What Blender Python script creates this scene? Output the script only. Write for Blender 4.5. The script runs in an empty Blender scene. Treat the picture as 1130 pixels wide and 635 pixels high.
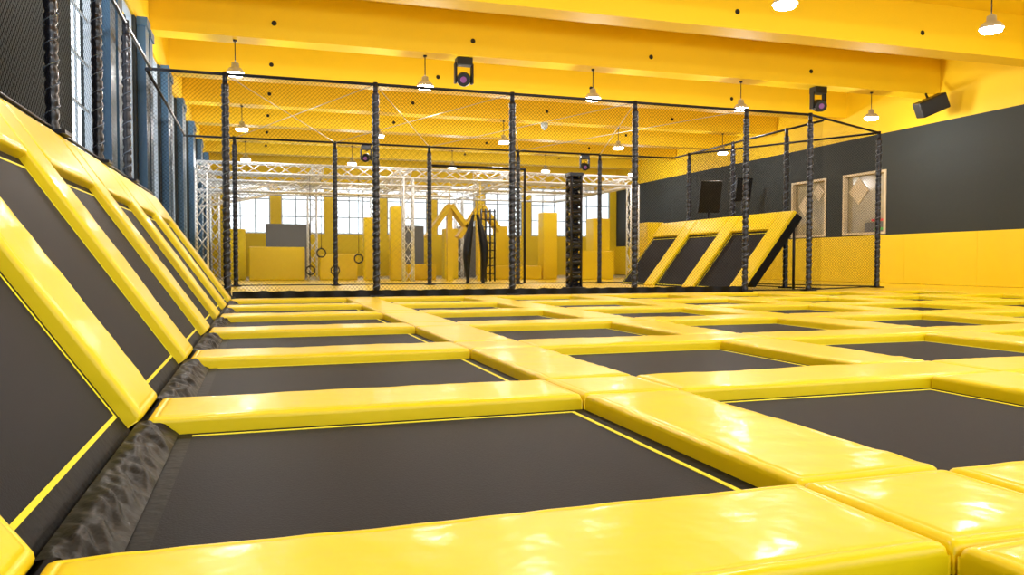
import bpy, bmesh, math, random
from mathutils import Vector, Matrix, noise
random.seed(4)
K = 0.7     # metres per layout unit (layout unit = camera height above the pads)
scn = bpy.context.scene
scn.view_settings.view_transform = 'Standard'
scn.view_settings.look = 'None'

# ------------------------------------------------------------------ materials
def mat(name, col, rough=0.5, metal=0.0, bump=0.0, bscale=8.0, var=0.0, coat=0.0, emit=None, estr=0.0, stretch=(1,1,1), spec=0.5, detail=3.0, crough=0.14):
    m = bpy.data.materials.new(name); m.use_nodes = True
    nt = m.node_tree; b = nt.nodes['Principled BSDF']
    b.inputs['Base Color'].default_value = (*col, 1)
    b.inputs['Roughness'].default_value = rough
    b.inputs['Metallic'].default_value = metal
    b.inputs['Specular IOR Level'].default_value = spec
    b.inputs['Coat Weight'].default_value = coat
    b.inputs['Coat Roughness'].default_value = crough
    if emit:
        b.inputs['Emission Color'].default_value = (*emit, 1)
        b.inputs['Emission Strength'].default_value = estr
    tc = nt.nodes.new('ShaderNodeTexCoord'); mp = nt.nodes.new('ShaderNodeMapping')
    mp.inputs['Scale'].default_value = stretch
    nt.links.new(tc.outputs['Object'], mp.inputs['Vector'])
    n = nt.nodes.new('ShaderNodeTexNoise'); n.inputs['Scale'].default_value = bscale; n.inputs['Detail'].default_value = detail
    nt.links.new(mp.outputs['Vector'], n.inputs['Vector'])
    if bump > 0:
        bp = nt.nodes.new('ShaderNodeBump'); bp.inputs['Strength'].default_value = bump; bp.inputs['Distance'].default_value = 0.02
        nt.links.new(n.outputs['Fac'], bp.inputs['Height']); nt.links.new(bp.outputs['Normal'], b.inputs['Normal'])
        nt.links.new(bp.outputs['Normal'], b.inputs['Coat Normal'])
    if var > 0:
        r = nt.nodes.new('ShaderNodeMix'); r.data_type = 'RGBA'
        r.inputs['A'].default_value = (*[c*(1-var) for c in col], 1)
        r.inputs['B'].default_value = (*[min(1, c*(1+var)) for c in col], 1)
        nt.links.new(n.outputs['Fac'], r.inputs['Factor']); nt.links.new(r.outputs['Result'], b.inputs['Base Color'])
    return m

YEL = (0.88, 0.645, 0.001)
M_pad = mat('yellow_vinyl', YEL, 0.42, bump=0.28, bscale=6.0, coat=0.22, stretch=(1, 1, 1), var=0.04, spec=0.35, crough=.16, detail=2.0)
M_line = mat('yellow_stitching', (0.85, 0.76, 0.0), 0.6)
M_bed = mat('black_trampoline_fabric', (0.0112, 0.0112, 0.0150), 0.55, bump=0.10, bscale=120, var=0.3, spec=0.07)
M_frame = mat('black_spring_cover', (0.004, 0.004, 0.005), 0.55, bump=0.2, bscale=20, spec=0.15)
M_ruffle = mat('black_crumpled_fabric', (0.0055, 0.0052, 0.0055), 0.45, bump=0.3, bscale=14, spec=0.15)
M_deck = mat('black_deck', (0.010, 0.010, 0.010), 0.8, bump=0.1)
M_mat = mat('yellow_floor_mat', (0.86, 0.62, 0.003), 0.35, bump=0.15, bscale=2.0, var=0.05, coat=0.3)
M_ceil = mat('yellow_ceiling_paint', (0.84, 0.565, 0.003), 0.6, bump=0.05, bscale=30, var=0.03)
M_wallY = mat('yellow_wall_padding', (0.87, 0.62, 0.003), 0.5, bump=0.05, bscale=3, var=0.03)
M_wallD = mat('charcoal_wall_paint', (0.032, 0.038, 0.038), 0.7, bump=0.05, bscale=25, var=0.08, spec=0.25)
M_pole = mat('black_foam_sleeve', (0.007, 0.008, 0.016), 0.28, bump=0.3, bscale=25)
M_cord = mat('pale_lashing_cord', (0.15, 0.19, 0.27), 0.5)
M_rail = mat('black_steel', (0.008, 0.009, 0.016), 0.4, metal=0.0, spec=0.3)
M_blue = mat('blue_grey_net_tint', (0.05, 0.13, 0.24), 0.4, var=0.15, bscale=2)  # colour of the tinted netting strips beside the left windows
M_white = mat('white_window_frame', (0.42, 0.48, 0.55), 0.5, var=0.03)
M_alu = mat('aluminium_truss', (0.78, 0.79, 0.80), 0.4, metal=0.35, var=0.05)
M_cream = mat('cream_panel', (0.66, 0.55, 0.38), 0.6, var=0.12, bscale=1.5)
M_pane = mat('reflective_pane', (0.36, 0.31, 0.20), 0.12, var=0.35, bscale=0.9, coat=.6)  # mottled grey-beige paints in the reflection on the glass
M_black = mat('black_plastic', (0.010, 0.010, 0.011), 0.35, bump=0.05, spec=0.35)
M_lamp = mat('lamp_aluminium', (0.6, 0.6, 0.6), 0.35, metal=0.6)
M_glow = mat('lamp_glow', (1, 1, 1), 0.5, emit=(1.0, 0.98, 0.95), estr=50)
M_purple = mat('purple_lens', (0.10, 0.02, 0.09), 0.08, emit=(0.7, 0.3, 0.7), estr=0.22)
M_grey = mat('grey_fabric', (0.14, 0.14, 0.14), 0.7, var=0.2)
M_red = mat('red_plastic', (0.6, 0.02, 0.02), 0.4)
M_green = mat('green_plastic', (0.05, 0.4, 0.08), 0.4)
M_cable = mat('steel_cable', (0.6, 0.58, 0.5), 0.4, metal=0.5)

def net_material(name, p, w, col=(0.006, 0.006, 0.008)):
    m = bpy.data.materials.new(name); m.use_nodes = True
    nt = m.node_tree; nt.nodes.clear(); N = nt.nodes.new; L = nt.links.new
    out = N('ShaderNodeOutputMaterial'); mix = N('ShaderNodeMixShader'); tr = N('ShaderNodeBsdfTransparent')
    d = N('ShaderNodeBsdfDiffuse'); d.inputs['Color'].default_value = (*col, 1)
    uv = N('ShaderNodeUVMap'); uv.uv_map = 'UVMap'
    sp = N('ShaderNodeSeparateXYZ'); L(uv.outputs['UV'], sp.inputs[0])
    def M(op, a, b=None):
        n = N('ShaderNodeMath'); n.operation = op
        for i, v in enumerate((a, b)):
            if v is None: continue
            if isinstance(v, (int, float)): n.inputs[i].default_value = v
            else: L(v, n.inputs[i])
        return n.outputs[0]
    s = M('ADD', sp.outputs['X'], sp.outputs['Y']); q = M('SUBTRACT', sp.outputs['X'], sp.outputs['Y'])
    a = M('LESS_THAN', M('FRACT', M('DIVIDE', M('ADD', s, 500.0), p)), w)
    b = M('LESS_THAN', M('FRACT', M('DIVIDE', M('ADD', q, 500.0), p)), w)
    L(M('MAXIMUM', a, b), mix.inputs[0]); L(tr.outputs[0], mix.inputs[1]); L(d.outputs[0], mix.inputs[2])
    L(mix.outputs[0], out.inputs[0])
    return m
M_net = net_material('black_safety_net', 0.11, 0.095)
M_netd = net_material('black_safety_net_dense', 0.11, 0.19)

# ------------------------------------------------------------------ mesh builder
class MB:
    def __init__(s): s.v = []; s.f = []; s.m = []; s.mats = []; s.sm = []
    def mi(s, m):
        if m not in s.mats: s.mats.append(m)
        return s.mats.index(m)
    def face(s, pts, m, smooth=False):
        b = len(s.v); s.v += [Vector(p) for p in pts]; s.f.append(list(range(b, b+len(pts)))); s.m.append(s.mi(m)); s.sm.append(smooth)
    def box(s, x0, x1, y0, y1, z0, z1, m, M=None):
        P = [Vector((x, y, z)) for z in (z0, z1) for y in (y0, y1) for x in (x0, x1)]
        if M: P = [M @ p for p in P]
        b = len(s.v); s.v += P
        for f in ((0, 2, 3, 1), (4, 5, 7, 6), (0, 1, 5, 4), (2, 6, 7, 3), (0, 4, 6, 2), (1, 3, 7, 5)):
            s.f.append([b+i for i in f]); s.m.append(s.mi(m)); s.sm.append(False)
    def lathe(s, p0, p1, prof, m, n=12, smooth=True, cap=True):
        p0 = Vector(p0); p1 = Vector(p1); d = (p1-p0); L = d.length; d = d/L
        a = d.orthogonal().normalized(); c = d.cross(a)
        b = len(s.v); k = s.mi(m)
        for t, r in prof:
            for i in range(n):
                w = 2*math.pi*i/n
                s.v.append(p0 + d*(t*L) + (a*math.cos(w)+c*math.sin(w))*r)
        for j in range(len(prof)-1):
            for i in range(n):
                i2 = (i+1) % n
                s.f.append([b+j*n+i, b+j*n+i2, b+(j+1)*n+i2, b+(j+1)*n+i]); s.m.append(k); s.sm.append(smooth)
        if cap:
            s.f.append([b+i for i in range(n)][::-1]); s.m.append(k); s.sm.append(False)
            e = b+(len(prof)-1)*n
            s.f.append([e+i for i in range(n)]); s.m.append(k); s.sm.append(False)
    def cyl(s, p0, p1, r, m, n=8): s.lathe(p0, p1, [(0, r), (1, r)], m, n)
    def torus(s, c, ax, R, r, m, n=20, k=8):
        ax = Vector(ax).normalized(); a = ax.orthogonal().normalized(); b2 = ax.cross(a); c = Vector(c)
        b = len(s.v); mi = s.mi(m)
        for i in range(n):
            w = 2*math.pi*i/n; rd = a*math.cos(w)+b2*math.sin(w)
            for j in range(k):
                q = 2*math.pi*j/k; s.v.append(c + rd*(R+r*math.cos(q)) + ax*(r*math.sin(q)))
        for i in range(n):
            for j in range(k):
                s.f.append([b+i*k+j, b+((i+1) % n)*k+j, b+((i+1) % n)*k+(j+1) % k, b+i*k+(j+1) % k]); s.m.append(mi); s.sm.append(True)
    def grid(s, fn, nu, nv, m, smooth=True):
        b = len(s.v); k = s.mi(m)
        for j in range(nv+1):
            for i in range(nu+1): s.v.append(Vector(fn(i/nu, j/nv)))
        for j in range(nv):
            for i in range(nu):
                o = b+j*(nu+1)+i; s.f.append([o, o+1, o+nu+2, o+nu+1]); s.m.append(k); s.sm.append(smooth)
    def mesh(s, name, bevel=0.0):
        me = bpy.data.meshes.new(name)
        me.from_pydata([p*K for p in s.v], [], s.f)
        for m in s.mats: me.materials.append(m)
        for i, p in enumerate(me.polygons): p.material_index = s.m[i]; p.use_smooth = s.sm[i]
        if bevel > 0:
            bm = bmesh.new(); bm.from_mesh(me)
            bmesh.ops.bevel(bm, geom=[e for e in bm.edges], offset=bevel*K, segments=2, profile=0.6, affect='EDGES', clamp_overlap=True)
            bm.to_mesh(me); bm.free()
        me.update(); return me
    def obj(s, name, parent=None, bevel=0.0):
        o = bpy.data.objects.new(name, s.mesh(name, bevel)); scn.collection.objects.link(o)
        if parent: o.parent = parent
        return o
def empty(name, loc=(0, 0, 0)):
    e = bpy.data.objects.new(name, None); e.empty_display_size = 0.2; e.location = Vector(loc)*K
    scn.collection.objects.link(e); return e
def inst(me, name, parent, M):
    o = bpy.data.objects.new(name, me); scn.collection.objects.link(o); o.parent = parent; o.matrix_local = M; return o
def frame(o, u, v, n):
    o = Vector(o)*K
    return Matrix(((u[0], v[0], n[0], o[0]), (u[1], v[1], n[1], o[1]), (u[2], v[2], n[2], o[2]), (0, 0, 0, 1)))

# ------------------------------------------------------------------ pads and beds
def coords(L):
    # edge profile, a stitched seam groove at ~0.06, then even spacing
    e = [0, .006, .02, .042, .056, .064, .072, .09]
    n = max(2, int((L-.18)/.045)); mid = [.09+(L-.18)*i/n for i in range(1, n)]
    return e + mid + [L-x for x in reversed(e)]
def pad_mesh(name, lu, lv, th=0.13, seed=0, wr=1.0):
    cu = coords(lu); cv = coords(lv); R = .042; g = .008
    b = MB(); k = b.mi(M_pad); nu = len(cu); nv = len(cv)
    long_u = lu > lv
    for y in cv:
        for x in cu:
            e1 = min(x, lu-x); e2 = min(y, lv-y)
            d1 = max(0, R-e1)/R; d2 = max(0, R-e2)/R; d = min(1, math.hypot(d1, d2))
            z = -R + R*math.sqrt(max(0, 1-d*d))
            t, c = (x, y) if long_u else (y, x)
            e = e2 if long_u else e1
            cr = noise.noise(Vector((t*5+c*1.2, seed*3.1, c*1.0)))
            cr2 = noise.noise(Vector((t*14+c*2, c*1.1+seed, 5.5)))
            cr2 = (1-abs(cr2)*2.2)**3*.6 if abs(cr2) < .45 else 0      # sharp ridged pull-creases
            patch = max(0, noise.noise(Vector((t*.9, c*.6, seed*5.7)))+.2)
            z += (0.007*noise.noise(Vector((x*1.3, y*1.3, seed*7.3))) + wr*0.008*cr*math.exp(-e/.25)
                  + wr*0.009*cr2*patch*(.3+.7*math.exp(-e/.2)))*(1-d)
            em = min(e1, e2)
            z -= 0.005*math.exp(-em/.08) + 0.006*math.exp(-((em-.064)/.006)**2)
            b.v.append(Vector((min(max(x, g), lu-g), min(max(y, g), lv-g), z)))
    for j in range(nv-1):
        for i in range(nu-1):
            o = j*nu+i; b.f.append([o, o+1, o+nu+1, o+nu]); b.m.append(k); b.sm.append(True)
    ring = [i for i in range(nu)] + [j*nu+nu-1 for j in range(1, nv)] + [(nv-1)*nu+i for i in range(nu-2, -1, -1)] + [j*nu for j in range(nv-2, 0, -1)]
    base = len(b.v)
    for r in ring: p = b.v[r]; b.v.append(Vector((p.x, p.y, -th)))
    n = len(ring)
    for i in range(n):
        i2 = (i+1) % n; b.f.append([ring[i2], ring[i], base+i, base+i2]); b.m.append(k); b.sm.append(True)
    return b.mesh(name)
def bed_mesh(name, lu, lv, inset=0.13, left=True, w=.032):
    b = MB(); z = -.12
    b.face([(-.03, -.03, z), (lu+.03, -.03, z), (lu+.03, lv+.03, z), (-.03, lv+.03, z)], M_frame)
    i = inset; z2 = z+.015; il = i if left else .07
    b.box(il, lu-i, i, lv-i, z+.002, z2, M_bed)
    z3 = z2+.003
    b.box(il, lu-i, i, i+w, z2, z3, M_line); b.box(il, lu-i, lv-i-w, lv-i, z2, z3, M_line)
    if left: b.box(i, i+w, i+w, lv-i-w, z2, z3, M_line)
    b.box(lu-i-w, lu-i, i+w, lv-i-w, z2, z3, M_line)
    return b.mesh(name)
BD = 2.5; PW = .85; PT = BD+PW
cols = [(-.48, 2.35)] + [(3.2+PT*k, 3.2+PT*k+BD) for k in range(6)]
rows = [3.0+PT*r for r in range(-1, 6)]
me_bed1 = bed_mesh('bed_wide', 2.83, BD, left=False); me_bed = bed_mesh('bed', BD, BD)
me_lat1 = [pad_mesh('pad_lateral_wide%d' % i, 2.35+.7, PW, seed=i, wr=.7) for i in range(2)]
me_lat = [pad_mesh('pad_lateral%d' % i, PT, PW, seed=i+3, wr=.9) for i in range(3)]
me_long = [pad_mesh('pad_long%d' % i, PW, BD, seed=i+9, wr=1.7) for i in range(3)]
me_junc = pad_mesh('pad_junction', PW, PW, seed=31)
I3 = ((1, 0, 0), (0, 1, 0), (0, 0, 1))
for r, y in enumerate(rows):
    for c, (x0, x1) in enumerate(cols):
        e = empty('trampoline')
        inst(me_bed1 if c == 0 else me_bed, 'bed', e, frame((x0, y, 0), *I3))
        if c == 0:
            inst(me_lat1[r % 2], 'pad_rear', e, frame((-.7, y+BD, 0), *I3))
            inst(me_junc, 'pad_corner', e, frame((x1, y+BD, 0), *I3))
        else:
            inst(me_lat[(r+c) % 3], 'pad_rear', e, frame((x0, y+BD, 0), *I3))
        inst(me_long[(r*2+c) % 3], 'pad_side', e, frame((x1, y, 0), *I3))

# black gathered fabric covering the hinge between floor beds and sloped beds
for r, y in enumerate(rows):
    b = MB()
    def fn(a, t, y=y):
        Y = y + .02 + a*(BD-.04)
        h = math.sin(math.pi*t)
        w = noise.noise(Vector((Y*4, t*1.6, 3)))*.035 + noise.noise(Vector((Y*10+t*4, t*2, 9)))*.028 + noise.noise(Vector((Y*22+t*7, t*3, 2)))*.010
        X = -.74 + t*.24 + w*.8*h
        Z = -.02*(1-t) - .112*t + .04*h + w*h
        return (X, Y, max(Z, -.117))
    b.grid(fn, 160, 18, M_ruffle)
    b.obj('fabric_hinge_cover')

# ------------------------------------------------------------------ sloped trampolines
def slope(name, foot, top, ys, right=False):
    dx, dz = top[0]-foot[0], top[1]-foot[1]; L = math.hypot(dx, dz); d = (dx/L, 0, dz/L)
    u = (0, -1, 0) if right else (0, 1, 0)
    n = Vector(u).cross(Vector(d))
    lb = L-PW
    bedm = bed_mesh(name+'_bed', BD, lb, .11, w=.026); topm = pad_mesh(name+'_top', BD, PW, seed=5); sidem = [pad_mesh(name+'_side%d' % i, PW, L+.0, seed=40+i) for i in range(2)]
    for i, y in enumerate(ys):
        e = empty('sloped_trampoline')
        o = (foot[0], y, foot[1])
        inst(bedm, 'bed', e, frame(o, u, d, n))
        inst(topm, 'pad_top', e, frame(Vector(o)+Vector(d)*lb, u, d, n))
        inst(sidem[i % 2], 'pad_side', e, frame(Vector(o)+Vector(u)*BD, u, d, n))
        b = MB(); M = Matrix(((u[0], d[0], n[0], o[0]), (u[1], d[1], n[1], o[1]), (u[2], d[2], n[2], o[2]), (0, 0, 0, 1)))
        b.box(0, PT, .12 if not right else .45, L-.02, -.3 if not right else -.45, -.131, M_frame, M)
        if right:
            for q in (.1, PT-.1):
                yy = y - q
                b.cyl((top[0]+.05, yy, -.02), (top[0]+.05, yy, top[1]-.35), .05, M_rail, 8)
        b.obj('support_frame', e)
slope('slopeL', (-.7, 0.0), (-2.6, 2.78), rows)
fR, tR = (16.6, .02), (18.9, 2.95)
yR = [24.5+PW+BD+PT*i for i in range(3)]
slope('slopeR', fR, tR, yR, True)
b = MB()
b.box(-3.05, -2.95, -.3, 23.1, -.6, 2.7, M_frame)
b.obj('slope_rear_panel')

# ------------------------------------------------------------------ room shell
XL, XR, YB, ZC = -3.3, 29.5, 62.0, 10.2
Y0 = -6.0
b = MB(); b.box(XL-.3, XR+.3, Y0, YB+.3, -1.0, -.6, M_deck); b.obj('floor')
b = MB(); b.box(-.82, 23.3, Y0, 23.1, -.6, -.131, M_deck); b.obj('trampoline_deck')
b = MB()
b.box(23.32, XR, Y0, 23.1, -.6, -.01, M_mat)
b.box(XL, XR, 23.12, 48, -.6, -.02, M_mat); b.obj('floor_mat')
b = MB(); b.box(XL, XR, 48.02, YB, -.6, -.05, mat('pale_floor', (0.30, 0.27, 0.20), 0.3, var=.1, bscale=1)); b.obj('floor_rear')
b = MB(); b.box(XL-.3, XR+.3, Y0, YB+.3, ZC, ZC+.3, M_ceil); b.obj('ceiling')
beams = [-1.3+5.9*i for i in range(11)]
for y in beams:
    b = MB(); b.box(XL, XR, y, y+.9, 8.6, ZC, M_ceil)
    for x in (0.6, 7.6, 14.9, 22.5):
        b.cyl((x, y-.01, 9.15), (x, y+.02, 9.15), .09, M_black, 12)
    b.obj('ceiling_beam')
wins = [(16.7, 19.1), (22.6, 25.0), (28.5, 30.9), (34.4, 36.8), (40.3, 42.7), (46.2, 48.6), (52.1, 54.5)]
b = MB(); prev = Y0
for a, c in wins:
    b.box(XL-.3, XL, prev, a, 2.3, 8.1, M_wallD); prev = c
b.box(XL-.3, XL, prev, YB, 2.3, 8.1, M_wallD)
b.box(XL-.3, XL, Y0, YB, -.6, 2.3, M_wallD); b.box(XL-.3, XL, Y0, YB, 8.1, ZC, M_ceil)
b.obj('wall_left')
for i, (a, c) in enumerate(wins):
    b = MB(); f = .08; x0, x1 = XL-.22, XL-.08
    b.box(x0, x1, a, a+f, 2.3, 8.1, M_white); b.box(x0, x1, c-f, c, 2.3, 8.1, M_white)
    b.box(x0, x1, a+f, c-f, 2.3, 2.3+f, M_white); b.box(x0, x1, a+f, c-f, 8.1-f, 8.1, M_white)
    y = (a+c)/2; b.box(x0+.04, x1-.06, y-.022, y+.022, 2.3+f, 8.1-f, M_white)
    for k in range(1, 6): z = 2.3+5.8*k/6; b.box(x0+.05, x1-.05, a+f, c-f, z-.025, z+.025, M_white)
    b.obj('window_%d' % (i+1))
    for (q0, q1, dd) in ((c+.3, c+1.0, .24), (c+1.6, c+2.3, .2)):  # solid blue-grey pillars standing in for tinted translucent netting
        b = MB(); b.box(XL+.01, XL+dd, q0, q1, -.02 if c > 23 else -.6, 8.1, M_blue); b.box(XL+.01, XL+dd+.05, q0-.05, q1+.05, 7.9, 8.15, M_blue)
        b.obj('tinted_net_pillar')
b = MB()
ops = [(31.3, 34.3), (35.6, 38.5)]
zt, zb = 5.6, 2.42
b.box(XR, XR+.3, Y0, ops[0][0], -.6, 7.4, M_wallD); b.box(XR, XR+.3, ops[0][1], ops[1][0], -.6, 7.4, M_wallD); b.box(XR, XR+.3, ops[1][1], YB, -.6, 7.4, M_wallD)
for a, c in ops: b.box(XR, XR+.3, a, c, -.6, zb, M_wallD); b.box(XR, XR+.3, a, c, zt, 7.4, M_wallD)
b.box(XR, XR+.3, Y0, YB, 7.4, ZC, M_ceil)
b.obj('wall_right')
b = MB()
y = Y0
while y < 61:
    b.box(XR-.12, XR-.001, y+.003, min(y+3.997, YB-.02), -.01, 2.36, M_wallY); y += 4
b.obj('trim_wall_padding', bevel=.006)
for i, (a, c) in enumerate(ops):
    b = MB(); f = .12
    b.box(XR-.05, XR+.2, a, a+f, zb, zt, M_cream); b.box(XR-.05, XR+.2, c-f, c, zb, zt, M_cream)
    b.box(XR-.05, XR+.2, a+f, c-f, zb, zb+f, M_cream); b.box(XR-.05, XR+.2, a+f, c-f, zt-f, zt, M_cream)
    b.box(XR+.22, XR+.28, a, c, zb, zt, M_pane)
    m = (a+c)/2
    if i == 1:
        for dy, zz, s in ((-.6, 4.9, .42), (.55, 4.2, .5)):
            M = Matrix.Translation((XR+.2, m+dy, zz)) @ Matrix.Rotation(math.radians(45), 4, 'X')
            b.box(-.015, .015, -s*.8, s*.8, -s*.8, s*.8, M_cream, M)
    else:
        M = Matrix.Translation((XR+.2, m+.6, 4.7)) @ Matrix.Rotation(math.radians(45), 4, 'X'); b.box(-.015, .015, -.5, .5, -.5, .5, M_cream, M)
        b.box(XR+.14, XR+.2, a+.2, a+1.6, zb+f, zb+f+.5, M_grey); b.box(XR+.12, XR+.2, a+.3, a+1.1, zb+f+.55, zb+f+.66, M_red); b.box(XR+.12, XR+.2, a+.2, a+.9, zb+f+.1, zb+f+.22, M_green)
    b.obj('window_%d' % (20+i))
b = MB(); bw = [(XL+1+4.0*k, XL+4.2+4.0*k) for k in range(8)]
b.box(XL, XR, YB, YB+.3, -.6, 3.2, M_wallY); b.box(XL, XR, YB, YB+.3, 7.2, ZC, M_ceil)
p = XL
for a, c in bw: b.box(p, a, YB, YB+.3, 3.2, 7.2, M_wallY); p = c
b.box(p, XR, YB, YB+.3, 3.2, 7.2, M_wallY); b.obj('wall_back')
for i, (a, c) in enumerate(bw):
    b = MB()
    for x in (a+.05, (2*a+c)/3, (a+2*c)/3, c-.05): b.box(x-.04, x+.04, YB+.05, YB+.2, 3.2, 7.2, M_white)
    for z in (3.25, 4.5, 5.8, 7.15): b.box(a, c, YB+.08, YB+.18, z-.04, z+.04, M_white)
    b.obj('window_%d' % (30+i))

# ------------------------------------------------------------------ cage
H = 6.26
def post(x, y, z0=-.02, h=H, r=.105, cord=True):
    b = MB(); prof = []; n = int((h-z0)/.2)
    for i in range(n):
        t = i/n; prof += [(t, r*.74), (t+.25/n, r), (t+.75/n, r)]
    prof.append((1, r*.74))
    b.lathe((x, y, z0), (x, y, h-.25), prof, M_pole, 12)
    b.cyl((x, y, h-.3), (x, y, h+.06), .07, M_rail, 10)
    b.box(x-.2, x+.2, y-.2, y+.2, z0, z0+.05, M_rail)
    if cord:
        turns = (h-.4-z0)/.32; N = int(turns*10)
        def hx(a, t):
            w = a*turns*2*math.pi; q = t*2*math.pi; rr = r+.006+.011*math.cos(q)
            return (x+math.cos(w)*rr, y+math.sin(w)*rr, z0+.08+a*(h-.4-z0)+.011*math.sin(q))
        b.grid(hx, N, 4, M_cord)
    return b.obj('padded_net_post')
front = [-.83, 3.35, 7.6, 11.85, 16.1, 18.75]; back = [-.9, 3.25, 7.45, 11.7, 15.9]
YF, YR_ = 23.5, 35.3
for x in front: post(x, YF)
for x in back: post(x, YR_)
for y in (26.4, 30.1, 33.8): post(19.95, y)
post(24.0, 25.9)
lefty = [5.8, 9.15, 12.5, 15.85, 19.2]
for y in lefty: post(-2.72, y, 2.79, H, .09)
def net(pts, z0, z1, m, name='safety_net'):
    b = MB()
    for (xa, ya), (xb, yb) in zip(pts[:-1], pts[1:]): b.face([(xa, ya, z0), (xb, yb, z0), (xb, yb, z1), (xa, ya, z1)], m)
    me = b.mesh(name); uv = me.uv_layers.new(name='UVMap'); s = 0; i = 0
    for (xa, ya), (xb, yb) in zip(pts[:-1], pts[1:]):
        l = math.hypot(xb-xa, yb-ya)
        for q in ((s, z0), (s+l, z0), (s+l, z1), (s, z1)): uv.data[i].uv = q; i += 1
        s += l
    o = bpy.data.objects.new(name, me); scn.collection.objects.link(o)
    b = MB()
    for (xa, ya), (xb, yb) in zip(pts[:-1], pts[1:]):
        b.cyl((xa, ya, z1), (xb, yb, z1), .045, M_rail, 8)
        b.cyl((xa, ya, z0+.03), (xb, yb, z0+.03), .025, M_rail, 6)
    b.obj('top_rail', o)
    return o
net([(-2.84, YF), (-.83, YF), (18.75, YF), (24, 25.9)], .0, H, M_net)
net([(-2.9, YR_), (19.95, YR_)], .0, H, M_net)
net([(19.95, YR_), (19.95, 24.3)], .0, H, M_net)
net([(24, 25.9), (19.95, 33.8)], .0, H, M_net)
net([(-2.72, 2.0), (-2.72, 23.4)], 2.85, H, M_netd)
net([(-2.84, YF+.05), (-2.84, YR_-.05)], .0, H, M_netd)
b = MB()
def sk(a, t):
    x = -.7+a*16.6
    return (x, YF-.12+.05*math.sin(x*9)*t, -.015+.2*t+.03*noise.noise(Vector((x*4, 0, 0)))*t)
b.grid(sk, 240, 3, M_ruffle); b.obj('net_skirt')
b = MB()
for i in range(4):
    b.cyl((front[i], YF, H), (back[i+1], YR_, H), .014, M_cable, 5); b.cyl((front[i+1], YF, H), (back[i], YR_, H), .014, M_cable, 5)
b.obj('bracing_cables')

# ------------------------------------------------------------------ lamps
def pendant(x, y, power):
    e = empty('pendant_lamp')
    b = MB()
    b.cyl((x, y, 8.6), (x, y, 7.75), .018, M_black, 6)
    b.lathe((x, y, 8.6), (x, y, 8.54), [(0, .07), (1, .06)], M_black, 12)
    b.lathe((x, y, 7.85), (x, y, 7.46), [(0, .04), (.1, .12), (.5, .13), (.55, .20), (.8, .29), (1, .31)], M_lamp, 20, cap=False)
    b.lathe((x, y, 7.50), (x, y, 7.38), [(0, .29), (1, .26)], M_glow, 20)
    b.obj('shade', e)
    l = bpy.data.lights.new('lamp_light', 'POINT'); l.energy = power; l.shadow_soft_size = .14; l.color = (1.0, .99, .98)
    o = bpy.data.objects.new('lamp_light', l); o.location = Vector((x, y, 7.2))*K; scn.collection.objects.link(o); o.parent = e
for y in (5.0, 16.8, 28.65, 40.45, 52.2):
    for x in (-.68, 5.9, 12.6, 19.35, 26.1): pendant(x, y, 220)

def moving_head(x, y, z, s=1.0, ang=20):
    e = empty('moving_head_spotlight'); b = MB()
    b.box(x-.3*s, x+.3*s, y-.22*s, y+.22*s, z-.28*s, z, M_black)
    b.box(x-.36*s, x-.27*s, y-.12*s, y+.12*s, z-.95*s, z-.2*s, M_black); b.box(x+.27*s, x+.36*s, y-.12*s, y+.12*s, z-.95*s, z-.2*s, M_black)
    b.obj('yoke', e, bevel=.03)
    b = MB(); c = Vector((x, y, z-.78*s)); d = Vector((-.25, -.9, -.25)).normalized()
    b.lathe(c-d*.35*s, c+d*.38*s, [(0, .16*s), (.12, .25*s), (.6, .27*s), (.8, .24*s), (1, .24*s)], M_black, 18)
    b.lathe(c+d*.375*s, c+d*.40*s, [(0, .12*s), (1, .10*s)], M_purple, 16)
    b.obj('head', e)
moving_head(7.35, 28.6, 8.6); moving_head(23.2, 28.6, 8.6)
moving_head(4.6, YR_, 6.2, .7); moving_head(15.1, YR_, 6.2, .7)
b = MB(); M = Matrix.Translation((28.4, 27.6, 7.95)) @ Matrix.Rotation(math.radians(-25), 4, 'Y') @ Matrix.Rotation(math.radians(-20), 4, 'Z')
b.box(-.62, .62, -.35, .35, -.35, .35, M_black, M)
e = b.obj('loudspeaker', bevel=.06)
b = MB(); b.cyl((28.6, 28.1, 8.58), (28.5, 27.8, 8.1), .05, M_black, 8); b.obj('bracket', e)
b = MB(); b.lathe((14.9, 40.4, 8.6), (14.9, 40.4, 8.2), [(0, .2), (.4, .2), (.7, .16), (1, .03)], M_white, 14); b.obj('security_camera')

# ------------------------------------------------------------------ trusses
def truss(b, p0, p1, w=.5, r=.05):
    p0 = Vector(p0); p1 = Vector(p1); d = (p1-p0); L = d.length; d /= L
    up = Vector((0, 0, 1)) if abs(d.z) < .9 else Vector((0, 1, 0))
    a = d.cross(up).normalized()*w/2; c = a.cross(d).normalized()*w/2
    cs = [a+c, a-c, -a-c, -a+c]
    for q in cs: b.cyl(p0+q, p1+q, r, M_alu, 6)
    n = max(2, int(L/(w*1.5)))
    for i in range(n):
        s0 = p0+d*(L*i/n); s1 = p0+d*(L*(i+1)/n)
        for k in range(4):
            q, q2 = cs[k], cs[(k+1) % 4]
            if i % 2: q, q2 = q2, q
            b.cyl(s0+q, s1+q2, r*.6, M_alu, 4)
b = MB(); ZT = 5.7
for y in (41.5, 47.0, 54.0): truss(b, (-2.8, y, ZT), (21, y, ZT))
truss(b, (-2.8, 41.5, ZT-.9), (10, 41.5, ZT-.9))
for x in (-2.6, 3.0, 7.6, 13.5, 20.8): truss(b, (x, 41.7, ZT), (x, 54, ZT))
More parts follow.
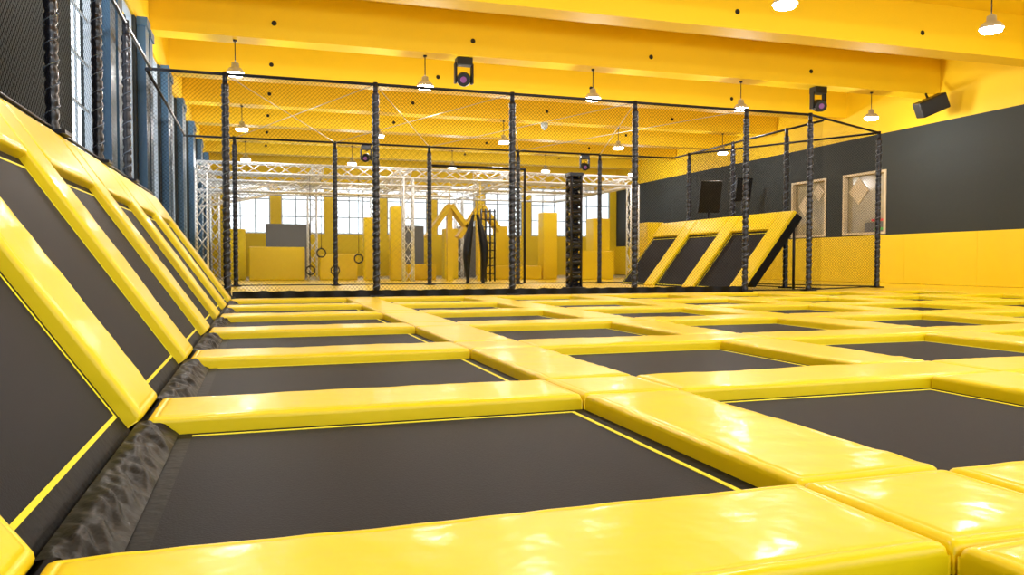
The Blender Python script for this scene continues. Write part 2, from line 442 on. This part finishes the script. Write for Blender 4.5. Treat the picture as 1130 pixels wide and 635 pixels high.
for x, y in ((-2.6, 41.5), (7.6, 41.5), (20.8, 41.5), (-2.6, 54), (7.6, 54), (13.5, 54), (3.0, 47)): truss(b, (x, y, -.04), (x, y, ZT-.2))
truss(b, (-2.6, 41.5, 4.0), (3.0, 47, 5.6))
b.obj('aluminium_truss_frame')

# ------------------------------------------------------------------ ninja course
def rbox(name, bx, m=M_pad, bev=.06):
    b = MB()
    for q in bx: b.box(*q, m)
    return b.obj(name, bevel=bev)
for x, y, w, h in ((6.2, 46, .75, 3.6), (7.6, 45, .8, 4.2), (17.2, 46, .95, 4.1), (15.3, 50, .8, 3.4), (11.9, 50, .9, 3.2), (21.5, 48, 1.2, 3.9), (24.4, 46, 1.2, 3.6), (-1.2, 50, 1.0, 3.0)):
    rbox('padded_column', [(x-w/2, x+w/2, y-w/2, y+w/2, -.05 if y > 48 else -.02, h)])
rbox('foam_wall', [(-.5, 2.6, 47.2, 47.6, -.02, 1.9)]); rbox('foam_wall', [(3.4, 5.6, 47.0, 47.4, -.02, 1.5)])
rbox('foam_wall', [(18.0, 20.4, 43.2, 43.6, -.02, 1.7)]); rbox('foam_platform', [(8.3, 10.0, 45.5, 47, -.02, .9)])
rbox('foam_platform', [(13.0, 16.5, 45.2, 47, -.02, .8)])
b = MB()
for x0, x1 in ((.5, 3.4), (8.8, 11.2), (13.5, 15.0)): b.box(x0, x1, 55, 55.2, -.05, 3.6, M_grey)
b.obj('grey_partition')
def slab(b, p0, p1, w, t, m):
    p0 = Vector(p0); p1 = Vector(p1); d = p1-p0; L = d.length; d.normalize(); y = Vector((0, 1, 0)); n = d.cross(y)
    M = Matrix(((d.x, y.x, n.x, p0.x), (d.y, y.y, n.y, p0.y), (d.z, y.z, n.z, p0.z), (0, 0, 0, 1)))
    b.box(0, L, -w/2, w/2, -t/2, t/2, m, M)
for x in (8.9, 10.7):
    b = MB(); slab(b, (x, 43, 2.4), (x+1.3, 43, 4.2), .9, .25, M_pad); slab(b, (x+1.35, 43, 4.2), (x+2.4, 43, 2.8), .9, .25, M_pad)
    b.cyl((x+1.3, 43, 4.2), (x+1.3, 43, 5.5), .03, M_rail, 6); b.box(x+1.15, x+1.45, 42.8, 43.2, -.02, 4.0, M_pad)
    b.obj('angled_climbing_wall', bevel=.03)
for sx, bow in ((9.95, -.16), (10.75, .2)):
    b = MB(); n = 12
    tilt = .3 if sx < 10.3 else -.3
    for i in range(13):
        t = i/12; r = .05+.17*math.sin(math.pi*min(max(t, .04), .96)); p = Vector((sx+tilt*t+bow*math.sin(math.pi*t), 38, .1+3.3*t))
        for k in range(n): w = 2*math.pi*k/n; b.v.append(p+Vector((math.cos(w)*r, math.sin(w)*r, 0)))
    kk = b.mi(M_black)
    for j in range(12):
        for k in range(n): b.f.append([j*n+k, j*n+(k+1) % n, (j+1)*n+(k+1) % n, (j+1)*n+k]); b.m.append(kk); b.sm.append(True)
    b.cyl((sx+tilt, 38, 3.4), (sx+tilt, 38, 5.66), .02, M_cable, 6)
    b.cyl((sx, 38, -.02), (sx, 38, .12), .09, M_rail, 8)
    b.obj('hanging_heavy_bag')
b = MB(); b.cyl((8, 38, 5.75), (13, 38, 5.75), .07, M_rail, 8)
for x in (8.05, 12.95): b.cyl((x, 38, -.02), (x, 38, 5.75), .07, M_rail, 8)
b.obj('bag_gantry')
b = MB()
for x in (11.5, 11.75, 12.0, 12.25): b.cyl((x, 41, -.02), (x, 41, 3.9), .05, M_black, 6)
for i in range(9): b.cyl((11.45, 41, .4+.42*i), (12.3, 41, .4+.42*i), .035, M_black, 6)
b.obj('cargo_net')
b = MB()
for x, z in ((2.55, .6), (3.1, 1.5), (3.8, .6), (5.0, 1.2)):
    b.torus((x, 41.5, z), (0.3, 1, 0), .22, .035, M_black); b.cyl((x, 41.5, z+.22), (x, 41.5, ZT-.2), .015, M_black, 5)
b.obj('hanging_rings')
b = MB()
for dx in (-.2, .2):
    for dy in (-.2, .2): b.cyl((11.55+dx, 28+dy, -.02), (11.55+dx, 28+dy, 4.4), .06, M_pole, 8)
for i in range(15):
    z = .1+i*.29; b.torus((11.55, 28, z), (0, .3 if i % 2 else -.3, 1), .24, .085, M_pole, 16, 8)
b.box(11.27, 11.83, 27.72, 28.28, 4.3, 4.42, M_pole); b.box(11.2, 11.9, 27.65, 28.35, -.02, .06, M_pole)
b.obj('black_climbing_tower')
for (x, y, z, s) in ((21.6, 34.6, 4.3, 1.0), (27.9, 41, 5.4, .9)):
    b = MB(); M = Matrix.Translation((x, y, z)) @ Matrix.Rotation(math.radians(12), 4, 'X')
    b.box(-s*.6, s*.6, -.08, .08, -s*.8, s*.8, M_black, M); e = b.obj('backboard', bevel=.02)
    b = MB(); b.cyl((x, y+.1, -.02), (x, y+.1, z+.3), .06, M_rail, 8); b.obj('stand', e)

# ------------------------------------------------------------------ world + camera
w = bpy.data.worlds.new('World'); scn.world = w; w.use_nodes = True
bg = w.node_tree.nodes['Background']; bg.inputs[0].default_value = (.88, .95, 1, 1); bg.inputs[1].default_value = 2.6
cam = bpy.data.cameras.new('camera'); cam.sensor_width = 36; cam.lens = 867/1130*36; cam.clip_end = 300; cam.clip_start = .02
co = bpy.data.objects.new('camera', cam); scn.collection.objects.link(co)
co.location = (0, 0, 1.0*K); co.rotation_euler = (math.radians(90-1.82), 0, math.radians(-17.9))
scn.camera = co
